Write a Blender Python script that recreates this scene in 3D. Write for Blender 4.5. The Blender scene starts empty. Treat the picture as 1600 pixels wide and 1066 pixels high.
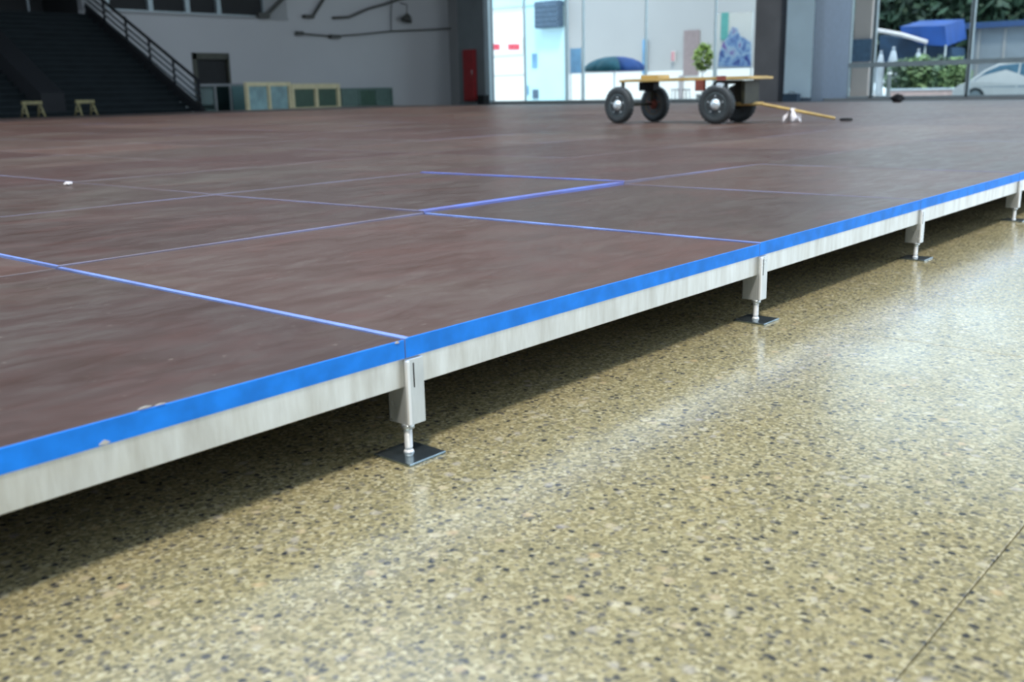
import bpy, bmesh, math, random
from mathutils import Vector, Matrix
random.seed(7)
sc = bpy.context.scene
col = sc.collection

# ---------------------------------------------------------------- camera
F = 1560.93
cv1 = Vector((2190-800, -(110-533), -F)).normalized()      # world +X seen by the camera
cv2 = Vector((-1060-800, -(181-533), -F)).normalized()     # world +Y seen by the camera
cup = cv1.cross(cv2).normalized()
cv2 = cup.cross(cv1).normalized()
ROT = Matrix((cv1, cv2, cup))                              # camera axes -> world axes
CAM = Vector((0, 0, .608))
cd = bpy.data.cameras.new('camera'); cam = bpy.data.objects.new('camera', cd); col.objects.link(cam)
cam.matrix_world = Matrix.Translation(CAM) @ ROT.to_4x4()
cd.sensor_width = 36; cd.lens = F/1600*36; cd.clip_end = 400; cd.clip_start = .05
cd.dof.use_dof = True; cd.dof.focus_distance = 2.3; cd.dof.aperture_fstop = 4.5
sc.camera = cam
sc.cycles.filter_width = 2.6

# ---------------------------------------------------------------- world, sun, exposure
w = bpy.data.worlds.new('sky'); sc.world = w; w.use_nodes = True
nt = w.node_tree; nt.nodes.clear()
out = nt.nodes.new('ShaderNodeOutputWorld'); bg = nt.nodes.new('ShaderNodeBackground')
tc = nt.nodes.new('ShaderNodeTexCoord'); sp = nt.nodes.new('ShaderNodeSeparateXYZ'); rp = nt.nodes.new('ShaderNodeValToRGB')
nt.links.new(tc.outputs['Generated'], sp.inputs[0]); nt.links.new(sp.outputs['Z'], rp.inputs[0])
rp.color_ramp.elements[0].position = 0; rp.color_ramp.elements[0].color = (.72, .85, .96, 1)
rp.color_ramp.elements[1].position = .9; rp.color_ramp.elements[1].color = (.60, .77, 1, 1)
nt.links.new(rp.outputs[0], bg.inputs[0]); bg.inputs[1].default_value = 2.1
nt.links.new(bg.outputs[0], out.inputs[0])
sd = bpy.data.lights.new('sun', 'SUN'); sun = bpy.data.objects.new('sun', sd); col.objects.link(sun)
sd.energy = 2.3; sd.angle = math.radians(8); sd.color = (1, .92, .80)
sun.rotation_euler = Vector((.42, .32, -1)).to_track_quat('-Z', 'Y').to_euler()
sc.view_settings.view_transform = 'Standard'; sc.view_settings.look = 'None'
sc.view_settings.gamma = 1; sc.view_settings.use_curve_mapping = False
sc.view_settings.exposure = 0.32

# ---------------------------------------------------------------- helpers
def P(px, py, axis, val):
    """the world point seen at a pixel of the survey photograph on a plane of known position"""
    r = ROT @ Vector((px-800, -(py-533), -F)); t = (val-CAM[axis])/r[axis]
    return CAM + r*t

def mat(name, color, rough=.6, metal=0., bump=0., bscale=40., vary=0., vscale=6., dark=None, spec=.5, emit=0., coat=0., stretch=(1,1,1), alpha_noise=None):
    m = bpy.data.materials.new(name); m.use_nodes = True
    t = m.node_tree; b = t.nodes['Principled BSDF']
    b.inputs['Base Color'].default_value = (*color, 1); b.inputs['Roughness'].default_value = rough
    b.inputs['Metallic'].default_value = metal; b.inputs['Specular IOR Level'].default_value = spec
    b.inputs['Coat Weight'].default_value = coat
    geo = t.nodes.new('ShaderNodeNewGeometry'); mp = t.nodes.new('ShaderNodeMapping'); mp.inputs['Scale'].default_value = stretch
    t.links.new(geo.outputs['Position'], mp.inputs[0])
    if vary:
        n = t.nodes.new('ShaderNodeTexNoise'); n.inputs['Scale'].default_value = vscale; n.inputs['Detail'].default_value = 5
        t.links.new(mp.outputs[0], n.inputs[0])
        r = t.nodes.new('ShaderNodeValToRGB'); r.color_ramp.elements[0].position = .35; r.color_ramp.elements[1].position = .68
        d = dark or tuple(c*(1-vary) for c in color)
        r.color_ramp.elements[0].color = (*d, 1); r.color_ramp.elements[1].color = (*color, 1)
        t.links.new(n.outputs['Fac'], r.inputs[0]); t.links.new(r.outputs[0], b.inputs['Base Color'])
    if bump:
        n2 = t.nodes.new('ShaderNodeTexNoise'); n2.inputs['Scale'].default_value = bscale
        bp = t.nodes.new('ShaderNodeBump'); bp.inputs['Strength'].default_value = bump; bp.inputs['Distance'].default_value = .01
        t.links.new(mp.outputs[0], n2.inputs[0]); t.links.new(n2.outputs['Fac'], bp.inputs['Height']); t.links.new(bp.outputs[0], b.inputs['Normal'])
    return m

def ramp(t, src, stops):
    r = t.nodes.new('ShaderNodeValToRGB'); e = r.color_ramp.elements
    e[0].position, e[0].color = stops[0][0], (*stops[0][1], 1); e[1].position, e[1].color = stops[-1][0], (*stops[-1][1], 1)
    for p, c in stops[1:-1]:
        x = e.new(p); x.color = (*c, 1)
    t.links.new(src, r.inputs[0]); return r.outputs[0]
def mix(t, fac, a, b, mode='MIX'):
    m = t.nodes.new('ShaderNodeMix'); m.data_type = 'RGBA'; m.blend_type = mode
    for sock, v in ((m.inputs[0], fac), (m.inputs[6], a), (m.inputs[7], b)):
        if isinstance(v, (int, float)): sock.default_value = v
        elif isinstance(v, tuple): sock.default_value = (*v, 1)
        else: t.links.new(v, sock)
    return m.outputs[2]
def noise(t, vec, scale, detail=4, rough=.5, dist=0):
    n = t.nodes.new('ShaderNodeTexNoise'); n.inputs['Scale'].default_value = scale; n.inputs['Detail'].default_value = detail
    n.inputs['Roughness'].default_value = rough; n.inputs['Distortion'].default_value = dist; t.links.new(vec, n.inputs[0]); return n.outputs['Fac']
def mapping(t, vec, s, rot=(0,0,0)):
    m = t.nodes.new('ShaderNodeMapping'); m.inputs['Scale'].default_value = s; m.inputs['Rotation'].default_value = rot; t.links.new(vec, m.inputs[0]); return m.outputs[0]

def bm_box(bm, lo, hi, M=None, mi=0):
    vs = [bm.verts.new((M @ Vector(p)) if M else p) for p in
          [(x, y, z) for z in (lo[2], hi[2]) for y in (lo[1], hi[1]) for x in (lo[0], hi[0])]]
    for f in ((0,2,3,1), (4,5,7,6), (0,1,5,4), (2,6,7,3), (0,4,6,2), (1,3,7,5)):
        bm.faces.new([vs[i] for i in f]).material_index = mi
def bm_tube(bm, pts, r, n=8, mi=0, closed=False):
    rings = []
    pts = [Vector(p) for p in pts]
    for i, p in enumerate(pts):
        a = pts[i-1] if i else pts[0]; b = pts[i+1] if i < len(pts)-1 else pts[-1]
        d = (b-a).normalized(); u = d.orthogonal().normalized() if not rings else (u - d*u.dot(d)).normalized(); v = d.cross(u)
        rr = r[i] if isinstance(r, (list, tuple)) else r
        rings.append([bm.verts.new(p + u*rr*math.cos(2*math.pi*k/n) + v*rr*math.sin(2*math.pi*k/n)) for k in range(n)])
    for a, b in zip(rings, rings[1:]):
        for k in range(n): f = bm.faces.new((a[k], a[(k+1)%n], b[(k+1)%n], b[k])); f.smooth = True; f.material_index = mi
    for rg, s in ((rings[0], 1), (rings[-1], -1)):
        f = bm.faces.new(rg[::-1] if s == 1 else rg); f.material_index = mi
def bm_lathe(bm, prof, n=24, M=None, mi=0):
    """prof: (radius, height) pairs, turned about local Z"""
    rings = []
    for r, z in prof:
        rings.append([bm.verts.new((M or Matrix()) @ Vector((r*math.cos(2*math.pi*k/n), r*math.sin(2*math.pi*k/n), z))) for k in range(n)])
    for a, b in zip(rings, rings[1:]):
        for k in range(n): f = bm.faces.new((a[k], a[(k+1)%n], b[(k+1)%n], b[k])); f.smooth = True; f.material_index = mi
    bm.faces.new(rings[0][::-1]).material_index = mi; bm.faces.new(rings[-1]).material_index = mi
def build(name, bm, m, parent=None, bevel=0, loc=None):
    bmesh.ops.recalc_face_normals(bm, faces=bm.faces)
    me = bpy.data.meshes.new(name); bm.to_mesh(me); bm.free()
    for x in (m if isinstance(m, (list, tuple)) else [m]): me.materials.append(x)
    o = bpy.data.objects.new(name, me); col.objects.link(o)
    if parent: o.parent = parent
    if loc is not None: o.location = loc
    if bevel:
        b = o.modifiers.new('bevel', 'BEVEL'); b.width = bevel; b.segments = 2; b.limit_method = 'ANGLE'
    return o
def box(name, lo, hi, m, parent=None, bevel=0, M=None):
    bm = bmesh.new(); bm_box(bm, lo, hi, M); return build(name, bm, m, parent, bevel)
def tube(name, pts, r, m, parent=None, n=8):
    bm = bmesh.new(); bm_tube(bm, pts, r, n); return build(name, bm, m, parent)
def thing(name, label, cat, loc=(0,0,0), rz=0, group=None):
    o = bpy.data.objects.new(name, None); col.objects.link(o); o.location = loc; o.rotation_euler = (0,0,rz)
    o.empty_display_size = .1; o['label'] = label; o['category'] = cat
    if group: o['group'] = group
    return o
def tag(o, label, cat, group=None):
    o['label'] = label; o['category'] = cat
    if group: o['group'] = group
    return o
def struct(o): o['kind'] = 'structure'; return o
def dup(o, parent=None):
    c = o.copy(); col.objects.link(c)
    if parent: c.parent = parent
    for ch in list(o.children): dup(ch, c)
    return c

# ---------------------------------------------------------------- materials
def floor_material():
    m = bpy.data.materials.new('polished_aggregate_concrete'); m.use_nodes = True
    t = m.node_tree; b = t.nodes['Principled BSDF']
    pos = t.nodes.new('ShaderNodeNewGeometry').outputs['Position']
    # warp so that the stones are irregular
    wn = t.nodes.new('ShaderNodeTexNoise'); wn.inputs['Scale'].default_value = 70; t.links.new(pos, wn.inputs[0])
    va = t.nodes.new('ShaderNodeVectorMath'); va.operation = 'MULTIPLY_ADD'; va.inputs[1].default_value = (.010,.010,0)
    t.links.new(wn.outputs['Color'], va.inputs[0]); t.links.new(pos, va.inputs[2])
    vec = va.outputs[0]
    big = noise(t, pos, 2.2, 5, .6); mid = noise(t, pos, 9, 5, .6); fine = noise(t, pos, 150, 3, .6)
    base = ramp(t, big, [(.3, (.27,.21,.085)), (.5, (.30,.25,.125)), (.7, (.28,.255,.16))])
    base = mix(t, .5, base, ramp(t, mid, [(.33, (.21,.20,.125)), (.5, (.30,.255,.125)), (.68, (.39,.28,.115))]))
    base = mix(t, .55, base, ramp(t, fine, [(.3, (.12,.115,.07)), (.5, (.31,.265,.14)), (.68, (.56,.51,.34))]), 'MIX')
    def vor(scale, rand=1.):
        v = t.nodes.new('ShaderNodeTexVoronoi'); v.inputs['Scale'].default_value = scale; v.inputs['Randomness'].default_value = rand
        t.links.new(vec, v.inputs['Vector']); return v
    def stones(scale, share, radius, soft):
        v = vor(scale); s = t.nodes.new('ShaderNodeSeparateColor'); t.links.new(v.outputs['Color'], s.inputs[0])
        sel = ramp(t, s.outputs[0], [(share-.002, (1,1,1)), (share, (0,0,0))])
        dd = ramp(t, v.outputs['Distance'], [(radius-soft, (1,1,1)), (radius, (0,0,0))])
        return mix(t, 1., sel, dd, 'MULTIPLY'), s.outputs[1]
    gv = vor(175); gs = t.nodes.new('ShaderNodeSeparateColor'); t.links.new(gv.outputs['Color'], gs.inputs[0])
    base = mix(t, .55, base, ramp(t, gs.outputs[2], [(.0, (.09,.085,.055)), (.3, (.21,.175,.088)), (.6, (.35,.295,.15)), (.85, (.47,.405,.225)), (1, (.62,.56,.37))]))
    a, ca = stones(74, .27, .47, .2)
    base = mix(t, a, base, ramp(t, ca, [(.0, (.035,.038,.040)), (.6, (.09,.085,.07)), (1, (.19,.17,.13))]))
    a2, ca2 = stones(125, .36, .5, .25)
    base = mix(t, a2, base, ramp(t, ca2, [(.0, (.06,.06,.055)), (.5, (.18,.165,.12)), (1, (.30,.26,.17))]))
    a3, ca3 = stones(45, .12, .5, .3)
    base = mix(t, mix(t, .55, (0,0,0), a3), base, ramp(t, ca3, [(.0, (.40,.36,.33)), (.5, (.62,.56,.40)), (1, (.60,.42,.22))]))
    t.links.new(base, b.inputs['Base Color'])
    t.links.new(ramp(t, noise(t, pos, 3.5, 5, .6), [(.3, (.13,)*3), (.7, (.24,)*3)]), b.inputs['Roughness'])
    b.inputs['Specular IOR Level'].default_value = .6
    bp = t.nodes.new('ShaderNodeBump'); bp.inputs['Strength'].default_value = .05; bp.inputs['Distance'].default_value = .003
    t.links.new(noise(t, pos, 14, 3), bp.inputs['Height']); t.links.new(bp.outputs[0], b.inputs['Normal'])
    return m
def ply_material():
    m = bpy.data.materials.new('brown_film_faced_plywood'); m.use_nodes = True
    t = m.node_tree; b = t.nodes['Principled BSDF']
    pos = t.nodes.new('ShaderNodeNewGeometry').outputs['Position']
    inf = t.nodes.new('ShaderNodeObjectInfo').outputs['Random']
    base = ramp(t, noise(t, pos, 1.5, 6, .62), [(.32, (.062,.030,.021)), (.5, (.074,.041,.031)), (.68, (.088,.060,.048))])
    st = noise(t, mapping(t, pos, (2.2, 6, 1), (0,0,.5)), 2.2, 6, .7, .4)
    base = mix(t, .55, base, ramp(t, st, [(.34, (.055,.026,.018)), (.50, (.078,.042,.033)), (.62, (.090,.070,.052)), (.78, (.15,.13,.105))]))
    rd = noise(t, mapping(t, pos, (1.2, 2.2, 1), (0,0,.9)), 1.7, 5, .65, .5)
    base = mix(t, ramp(t, rd, [(.50, (0,0,0)), (.66, (.55,.55,.55))]), base, (.125,.046,.034))
    du = noise(t, mapping(t, pos, (1, 1.4, 1), (0,0,-.3)), 1.1, 7, .68, .3)
    base = mix(t, ramp(t, du, [(.52, (0,0,0)), (.72, (.75,.75,.75))]), base, (.155,.135,.105))
    base = mix(t, .42, base, ramp(t, inf, [(0, (.055,.027,.020)), (.35, (.085,.040,.032)), (.6, (.085,.066,.050)), (1, (.17,.095,.07))]))
    sp_ = noise(t, pos, 55, 2, .5)
    base = mix(t, ramp(t, sp_, [(.70, (0,0,0)), (.78, (.6,.6,.6))]), base, (.24,.19,.15))
    t.links.new(base, b.inputs['Base Color'])
    t.links.new(ramp(t, st, [(.3, (.30,)*3), (.75, (.50,)*3)]), b.inputs['Roughness'])
    b.inputs['Specular IOR Level'].default_value = .6
    bp = t.nodes.new('ShaderNodeBump'); bp.inputs['Strength'].default_value = .1; bp.inputs['Distance'].default_value = .002
    t.links.new(noise(t, pos, 60, 3), bp.inputs['Height']); t.links.new(bp.outputs[0], b.inputs['Normal'])
    return m
def metal_material(name, c0, c1, rough=.38, metal=.75, streak=True):
    m = bpy.data.materials.new(name); m.use_nodes = True
    t = m.node_tree; b = t.nodes['Principled BSDF']
    pos = t.nodes.new('ShaderNodeNewGeometry').outputs['Position']
    n = noise(t, mapping(t, pos, (9, 9, 1.5)), 3, 6, .65)
    t.links.new(ramp(t, n, [(.3, c0), (.7, c1)]), b.inputs['Base Color'])
    t.links.new(ramp(t, noise(t, pos, 18, 5), [(.3, (rough-.08,)*3), (.7, (rough+.1,)*3)]), b.inputs['Roughness'])
    b.inputs['Metallic'].default_value = metal
    return m
def leaf_material(name, c):
    m = mat(name, c, .6, vary=.6, vscale=1.2); return m
def glass_material(name, tint=(.92,.97,.97), refl=.10):
    m = bpy.data.materials.new(name); m.use_nodes = True; t = m.node_tree; t.nodes.clear()
    o = t.nodes.new('ShaderNodeOutputMaterial'); mx = t.nodes.new('ShaderNodeMixShader'); tr = t.nodes.new('ShaderNodeBsdfTransparent')
    gl = t.nodes.new('ShaderNodeBsdfGlossy'); gl.inputs['Roughness'].default_value = .03
    lw = t.nodes.new('ShaderNodeLayerWeight'); lw.inputs['Blend'].default_value = refl
    tr.inputs[0].default_value = (*tint, 1)
    t.links.new(lw.outputs['Fresnel'], mx.inputs[0]); t.links.new(tr.outputs[0], mx.inputs[1]); t.links.new(gl.outputs[0], mx.inputs[2]); t.links.new(mx.outputs[0], o.inputs[0])
    return m

M_floor = floor_material(); M_ply = ply_material()
M_blue = mat('blue_edge_paint', (.010,.27,1.0), .55, vary=.25, vscale=22, spec=.3)
M_blue_pale = mat('worn_blue_edge_paint', (.24,.36,.80), .42, vary=.4, vscale=7, dark=(.15,.20,.45))
M_faint = mat('rubbed_off_edge_paint', (.21,.21,.34), .5, vary=.6, vscale=2.2, dark=(.16,.13,.15))
M_seam = mat('dusty_panel_edge', (.20,.17,.18), .6, vary=.4, vscale=5, dark=(.12,.09,.09))
M_blue_mid = mat('faded_blue_edge_paint', (.13,.21,.64), .5, vary=.5, vscale=5, dark=(.14,.14,.34))
M_alu = metal_material('mill_aluminium', (.62,.62,.59), (.86,.89,.89), .38, .6)
M_galv = metal_material('zinc_plated_steel', (.50,.54,.56), (.72,.76,.78), .26, .85)
M_rod = metal_material('bright_threaded_steel', (.90,.93,.95), (.97,.98,.99), .3, .2)
M_sleeve = metal_material('sleeve_aluminium', (.58,.62,.64), (.80,.84,.86), .32, .6)
M_plate = metal_material('dark_zinc_plate', (.20,.27,.31), (.36,.44,.48), .2, .9)
M_groove = mat('joint_dirt', (.20,.20,.17), .9, vary=.3)
M_wood_chip = mat('pale_split_wood', (.62,.60,.55), .7, vary=.2)
M_white = mat('white_wall_paint', (.40,.40,.41), .8, vary=.06, vscale=.4, bump=.05)
M_greywall = mat('grey_wall_paint', (.28,.285,.29), .8, vary=.12, vscale=.6)
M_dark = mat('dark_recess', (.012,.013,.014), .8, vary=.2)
M_stair = mat('dark_stone_step', (.010,.014,.016), .9, vary=.3, vscale=2, spec=.15)
M_stringer = mat('black_painted_steel', (.009,.010,.012), .7, vary=.2, spec=.25)
M_railsteel = mat('blue_grey_handrail_paint', (.06,.075,.085), .35, metal=.3, vary=.3)
M_pillar = mat('dark_grey_pillar_render', (.14,.16,.17), .7, vary=.2, vscale=1.2)
M_pillar2 = mat('brown_grey_stone_cladding', (.20,.19,.195), .55, vary=.25, vscale=1.0)
M_collight = mat('pale_grey_lit_side_and_coping', (.60,.74,.82), .5, vary=.1, vscale=1.0)  # lit side of the grey pillar put into colour; also the plain coping
M_red = mat('red_enamel', (.25,.010,.013), .45, vary=.2)
M_frame = mat('grey_aluminium_window_frame', (.30,.35,.37), .4, metal=.3, vary=.12)
M_frame2 = mat('pale_aluminium_door_frame', (.55,.66,.68), .35, metal=.2, vary=.1)
M_glass = glass_material('clear_window_glass')
M_glass_t = glass_material('greenish_barrier_glass', (.55,.74,.74), .25)
M_roof = mat('grey_roof_sheet', (.10,.105,.11), .8, vary=.2)
M_yellow = mat('yellow_enamel', (.56,.38,.12), .45, vary=.3, vscale=8)
M_olive = mat('grimy_olive_enamel', (.032,.032,.014), .6, vary=.4, vscale=12)
M_rubber = mat('black_rubber', (.035,.044,.047), .6, vary=.3, vscale=15)
M_rimgrey = mat('dusty_grey_wheel_disc', (.11,.15,.16), .45, metal=.3, vary=.4, vscale=12)
M_hub = mat('polished_steel_hub', (.80,.90,.93), .25, metal=.6, vary=.1)
M_brass = mat('rusty_brown_disc', (.14,.09,.035), .6, vary=.5, vscale=14)
M_cloth = mat('white_cloth', (.74,.70,.70), .9, vary=.15, vscale=14)
M_outground = mat('pale_outdoor_paving', (.55,.55,.53), .8, vary=.12, vscale=.5)
M_outwall = mat('white_facade_render', (.90,.89,.87), .8, vary=.04, vscale=.3)
M_outglass = mat('pale_cyan_shop_glass', (.58,.84,.90), .12, vary=.08, vscale=.6)
M_beige = mat('peach_render', (.60,.47,.41), .8, vary=.12, vscale=.8)

# ---------------------------------------------------------------- floor: saw-cut slabs over the bed of the joints
floor = struct(box('floor', (-9, -9, -.30), (32.2, 32, -.012), M_groove))
xs = [2.39 + 4.2*k for k in range(-3, 9)]; ys = [.31 + 4.2*k for k in range(-3, 9)]
xs = [max(min(x, 32.), -9) for x in xs]; ys = [max(min(y, 32.), -9) for y in ys]
for x0, x1 in zip(xs, xs[1:]):
    for y0, y1 in zip(ys, ys[1:]):
        if x1-x0 < .1 or y1-y0 < .1: continue
        bm = bmesh.new(); g = .0007; e = .0012
        lo = [(x0+g, y0+g), (x1-g, y0+g), (x1-g, y1-g), (x0+g, y1-g)]; inn = [(x0+g+e, y0+g+e), (x1-g-e, y0+g+e), (x1-g-e, y1-g-e), (x0+g+e, y1-g-e)]
        a = [bm.verts.new((*p, -.012)) for p in lo]; b = [bm.verts.new((*p, -.0015)) for p in lo]; c = [bm.verts.new((*p, 0)) for p in inn]
        for k in range(4):
            bm.faces.new((a[k], a[(k+1)%4], b[(k+1)%4], b[k])); bm.faces.new((b[k], b[(k+1)%4], c[(k+1)%4], c[k]))
        bm.faces.new(c); bm.faces.new(a[::-1])
        build('concrete_slab', bm, M_floor, floor)

# ---------------------------------------------------------------- hall shell
YW, XG, RZ = 31., 32., 12.
# back wall (parallel to X): white lower part with a doorway, dark gallery windows above, solid wall on top
wb = struct(box('wall_back', (15.9, YW, 3.27), (16.75, YW+.3, RZ), M_greywall))
def wbp(lo, hi, m=M_white, nm='wall_section'): return box(nm, lo, hi, m, wb)
dx0, dx1 = 19.55, 20.95
wbp((15.9, YW, -.0), (dx0, YW+.3, 3.27)); wbp((dx1, YW, 0), (33.5, YW+.3, 3.27)); wbp((dx0, YW, 2.02), (dx1, YW+.3, 3.27))
wbp((22.6, YW-.02, 3.27), (23.6, YW+.3, RZ), M_greywall); wbp((23.6, YW, 3.27), (33.5, YW+.3, RZ), M_white); wbp((16.75, YW, 5.2), (22.6, YW+.3, RZ), M_greywall)
wbp((15.9, YW-.06, 3.23), (23.6, YW, 3.31), M_greywall, 'ledge')
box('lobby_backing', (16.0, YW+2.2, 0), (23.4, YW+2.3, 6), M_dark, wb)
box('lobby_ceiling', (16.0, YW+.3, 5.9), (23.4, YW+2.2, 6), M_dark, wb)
for gi, (xa, xb) in enumerate(((16.75, 18.15), (18.25, 19.5), (19.6, 20.7), (20.8, 22.6))):
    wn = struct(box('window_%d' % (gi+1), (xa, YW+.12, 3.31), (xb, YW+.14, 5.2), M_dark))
    bm = bmesh.new()
    for lo, hi in (((xa-.05, YW-.01, 3.31), (xa+.03, YW+.15, 5.2)), ((xb-.03, YW-.01, 3.31), (xb+.05, YW+.15, 5.2)), ((xa, YW, 5.14), (xb, YW+.15, 5.2)), ((xa, YW, 3.31), (xb, YW+.15, 3.35))): bm_box(bm, lo, hi)
    build('window_frame', bm, M_frame, wn)
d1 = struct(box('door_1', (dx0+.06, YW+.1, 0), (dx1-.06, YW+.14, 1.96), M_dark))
bm = bmesh.new()
bm_box(bm, (dx0-.03, YW-.03, 0), (dx0+.14, YW+.12, 2.05)); bm_box(bm, (dx1-.06, YW-.03, 0), (dx1+.03, YW+.12, 2.05)); bm_box(bm, (dx0, YW-.03, 1.84), (dx1, YW+.12, 2.05))
build('door_frame', bm, mat('olive_brown_door_frame', (.05,.05,.035), .6, vary=.3), d1)
bm = bmesh.new(); bm_tube(bm, [(dx1-.2, YW+.1, 1.0), (dx1-.2, YW+.04, 1.0), (dx1-.32, YW+.04, 1.0)], .012); build('door_handle', bm, M_galv, d1)
# left closing wall, stair void, roof, walls over the glazing
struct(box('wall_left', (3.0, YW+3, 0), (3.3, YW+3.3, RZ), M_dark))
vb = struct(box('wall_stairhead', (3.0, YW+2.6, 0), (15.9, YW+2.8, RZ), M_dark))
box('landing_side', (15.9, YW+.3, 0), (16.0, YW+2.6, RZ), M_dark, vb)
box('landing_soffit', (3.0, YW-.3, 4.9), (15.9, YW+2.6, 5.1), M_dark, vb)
roof = struct(box('ceiling', (2, 17.5, RZ), (33.5, YW+3, RZ+.3), M_roof))  # unseen far roof slab, put in to darken the back of the hall
for k in range(8):
    yy = 18.2 + k*1.85
    bm = bmesh.new(); bm_box(bm, (2, yy-.04, RZ-.5), (33, yy+.04, RZ-.46)); bm_box(bm, (2, yy-.04, RZ-.06), (33, yy+.04, RZ-.01))
    for q in range(20): bm_tube(bm, [(2+q*1.55, yy, RZ-.48), (2.77+q*1.55, yy, RZ-.03), (3.55+q*1.55, yy, RZ-.48)], .02, 4)
    build('roof_truss', bm, M_roof, roof)

struct(box('ceiling_side_blocker', (15.5, -4.6, RZ), (33.5, 17.5, RZ+.3), M_roof))  # unseen slab, added to cut the sky sheen off the near floor
struct(box('ceiling_front_blocker', (-9.3, -7.3, RZ), (6, -4.6, RZ+.3), M_roof))  # unseen slab behind the camera, added to hold back low sky
struct(box('ceiling_entry_blocker', (-9.3, -4.6, RZ), (-6, YW+3, RZ+.3), M_roof))  # unseen slab, added to block sky light on the entry side
struct(box('wall_front_blocker', (-9.3, -7.3, 0), (4.5, -7, RZ), M_white))  # unseen wall, added to keep low sky from lighting the floor under the stage
struct(box('wall_entry_blocker', (-9.3, -7, 0), (-9, YW+3, RZ), M_white))  # unseen wall, added as an occluder against low sky
# side wall with glazing (parallel to Y), left to right in the photograph
def gy(px, py=120): return P(px, py, 0, XG).y
ws = struct(box('wall_glazed_side', (XG-.1, gy(1225), 5.0), (XG+.3, gy(765), RZ), M_greywall))
box('corner_return', (XG, gy(765), 0), (XG+.3, YW+.3, RZ), M_greywall, ws)
box('sill', (XG-.05, -2, -.0), (XG+.15, gy(765), .12), M_greywall, ws)
# glazed bays
bays = [(765, 820), (820, 886), (886, 911), (911, 1008), (1008, 1115), (1115, 1178), (1325, 1362), (1362, 1512), (1512, 1640), (1640, 1850)]
for i, (pa, pb) in enumerate(bays):
    ya, yb = gy(pa), gy(pb); top = 5.0 if pa < 1200 else RZ
    wd = struct(box('window_%d' % (i+5), (XG+.04, yb+.03, .12), (XG+.052, ya-.03, top), M_glass))
    wdt = .022 if pa < 1200 else .11; wm = M_frame2 if pa < 1100 else M_frame
    bm = bmesh.new()
    bm_box(bm, (XG-.03, yb-wdt*.5, .12), (XG+.1, yb+wdt*.5, top)); bm_box(bm, (XG-.03, ya-wdt*.3, .12), (XG+.1, ya, top))
    bm_box(bm, (XG-.03, yb, .12), (XG+.1, ya, .17)); bm_box(bm, (XG-.03, yb, top-.08), (XG+.1, ya, top))
    if pa > 1200:
        for z in (1.05, 4.4, 8.0): bm_box(bm, (XG-.05, yb, z), (XG+.1, ya, z+.15))
    build('window_frame', bm, wm, wd)
# pillars
def pillar(name, pl, pc, pr, m, ztop, label):
    yl, yc = P(pl,120,0,XG-.9).y, P(pc,120,0,XG-.9).y
    xr = P(pr, 120, 1, yc).x
    o = box('structure', (XG-.9, yc, 0), (xr, yl, ztop), m); o.name = name; struct(o)
    box('plinth', (XG-.93, yc-.03, 0), (xr+.02, yl+.03, .16), m, o); return o
pl1 = pillar('wall_corner_pillar', 718, 758, 765, M_pillar, RZ, '')
pl2 = pillar('wall_dark_pillar', 1177, 1215, 1226, M_pillar2, RZ, '')
M_pillar3 = mat('blue_grey_pillar_shaded', (.105,.14,.185), .6, vary=.15)  # darker tone holds the shade on the pillar's other side
pl3 = pillar('wall_grey_pillar', 1226, 1269, 1325, M_pillar3, RZ, '')
y0, y1 = P(1226,120,0,XG-.9).y, P(1268,120,0,XG-.9).y
box('lit_side_panel', (XG-.93, y1, .16), (XG-.9, y0, RZ), M_collight, pl3)  # no cladding: the pillar's brighter side, its light put into the colour

# red hose cabinet on the corner pillar
XF = XG-.9
a = P(727, 78, 0, XF); b = P(747, 160, 0, XF)
rc = thing('hose_cabinet', 'tall narrow red cabinet fixed to the dark corner pillar beside the white wall', 'cabinet', (XF-.035, (a.y+b.y)/2, .2))
wy = abs(a.y-b.y)/2
box('body', (-.14, -wy, 0), (0, wy, a.z-.2), M_red, rc, .01)
dr = box('door', (-.16, -wy+.03, .05), (-.14, wy-.03, a.z-.25), M_red, rc, .005)
bm = bmesh.new(); bm_tube(bm, [(-.16, -wy+.09, 1.0), (-.2, -wy+.09, 1.0), (-.2, -wy+.09, 1.2), (-.16, -wy+.09, 1.2)], .012); build('handle', bm, M_galv, dr)
p = P(755, 156, 0, XF-.3)
bb = thing('equipment_box', 'small black box on the floor at the foot of the corner pillar', 'box', (p.x, p.y, 0))
box('body', (-.17, -.2, 0), (.17, .16, .36), M_stringer, bb, .02); box('lid', (-.18, -.21, .36), (.18, .17, .42), M_stringer, bb, .015)
p = P(1236, 156, 0, XF-.4)
bb = thing('tool_case', 'small dark blue case on the floor at the foot of the pale grey column', 'case', (p.x, p.y, 0))
box('body', (-.12, -.28, 0), (.12, .26, .3), mat('dark_blue_plastic', (.03,.06,.10), .5, vary=.2), bb, .03)
tube('handle', [(0,-.1,.3), (0,-.09,.35), (0,.07,.35), (0,.08,.3)], .012, M_stringer, bb)

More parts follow.
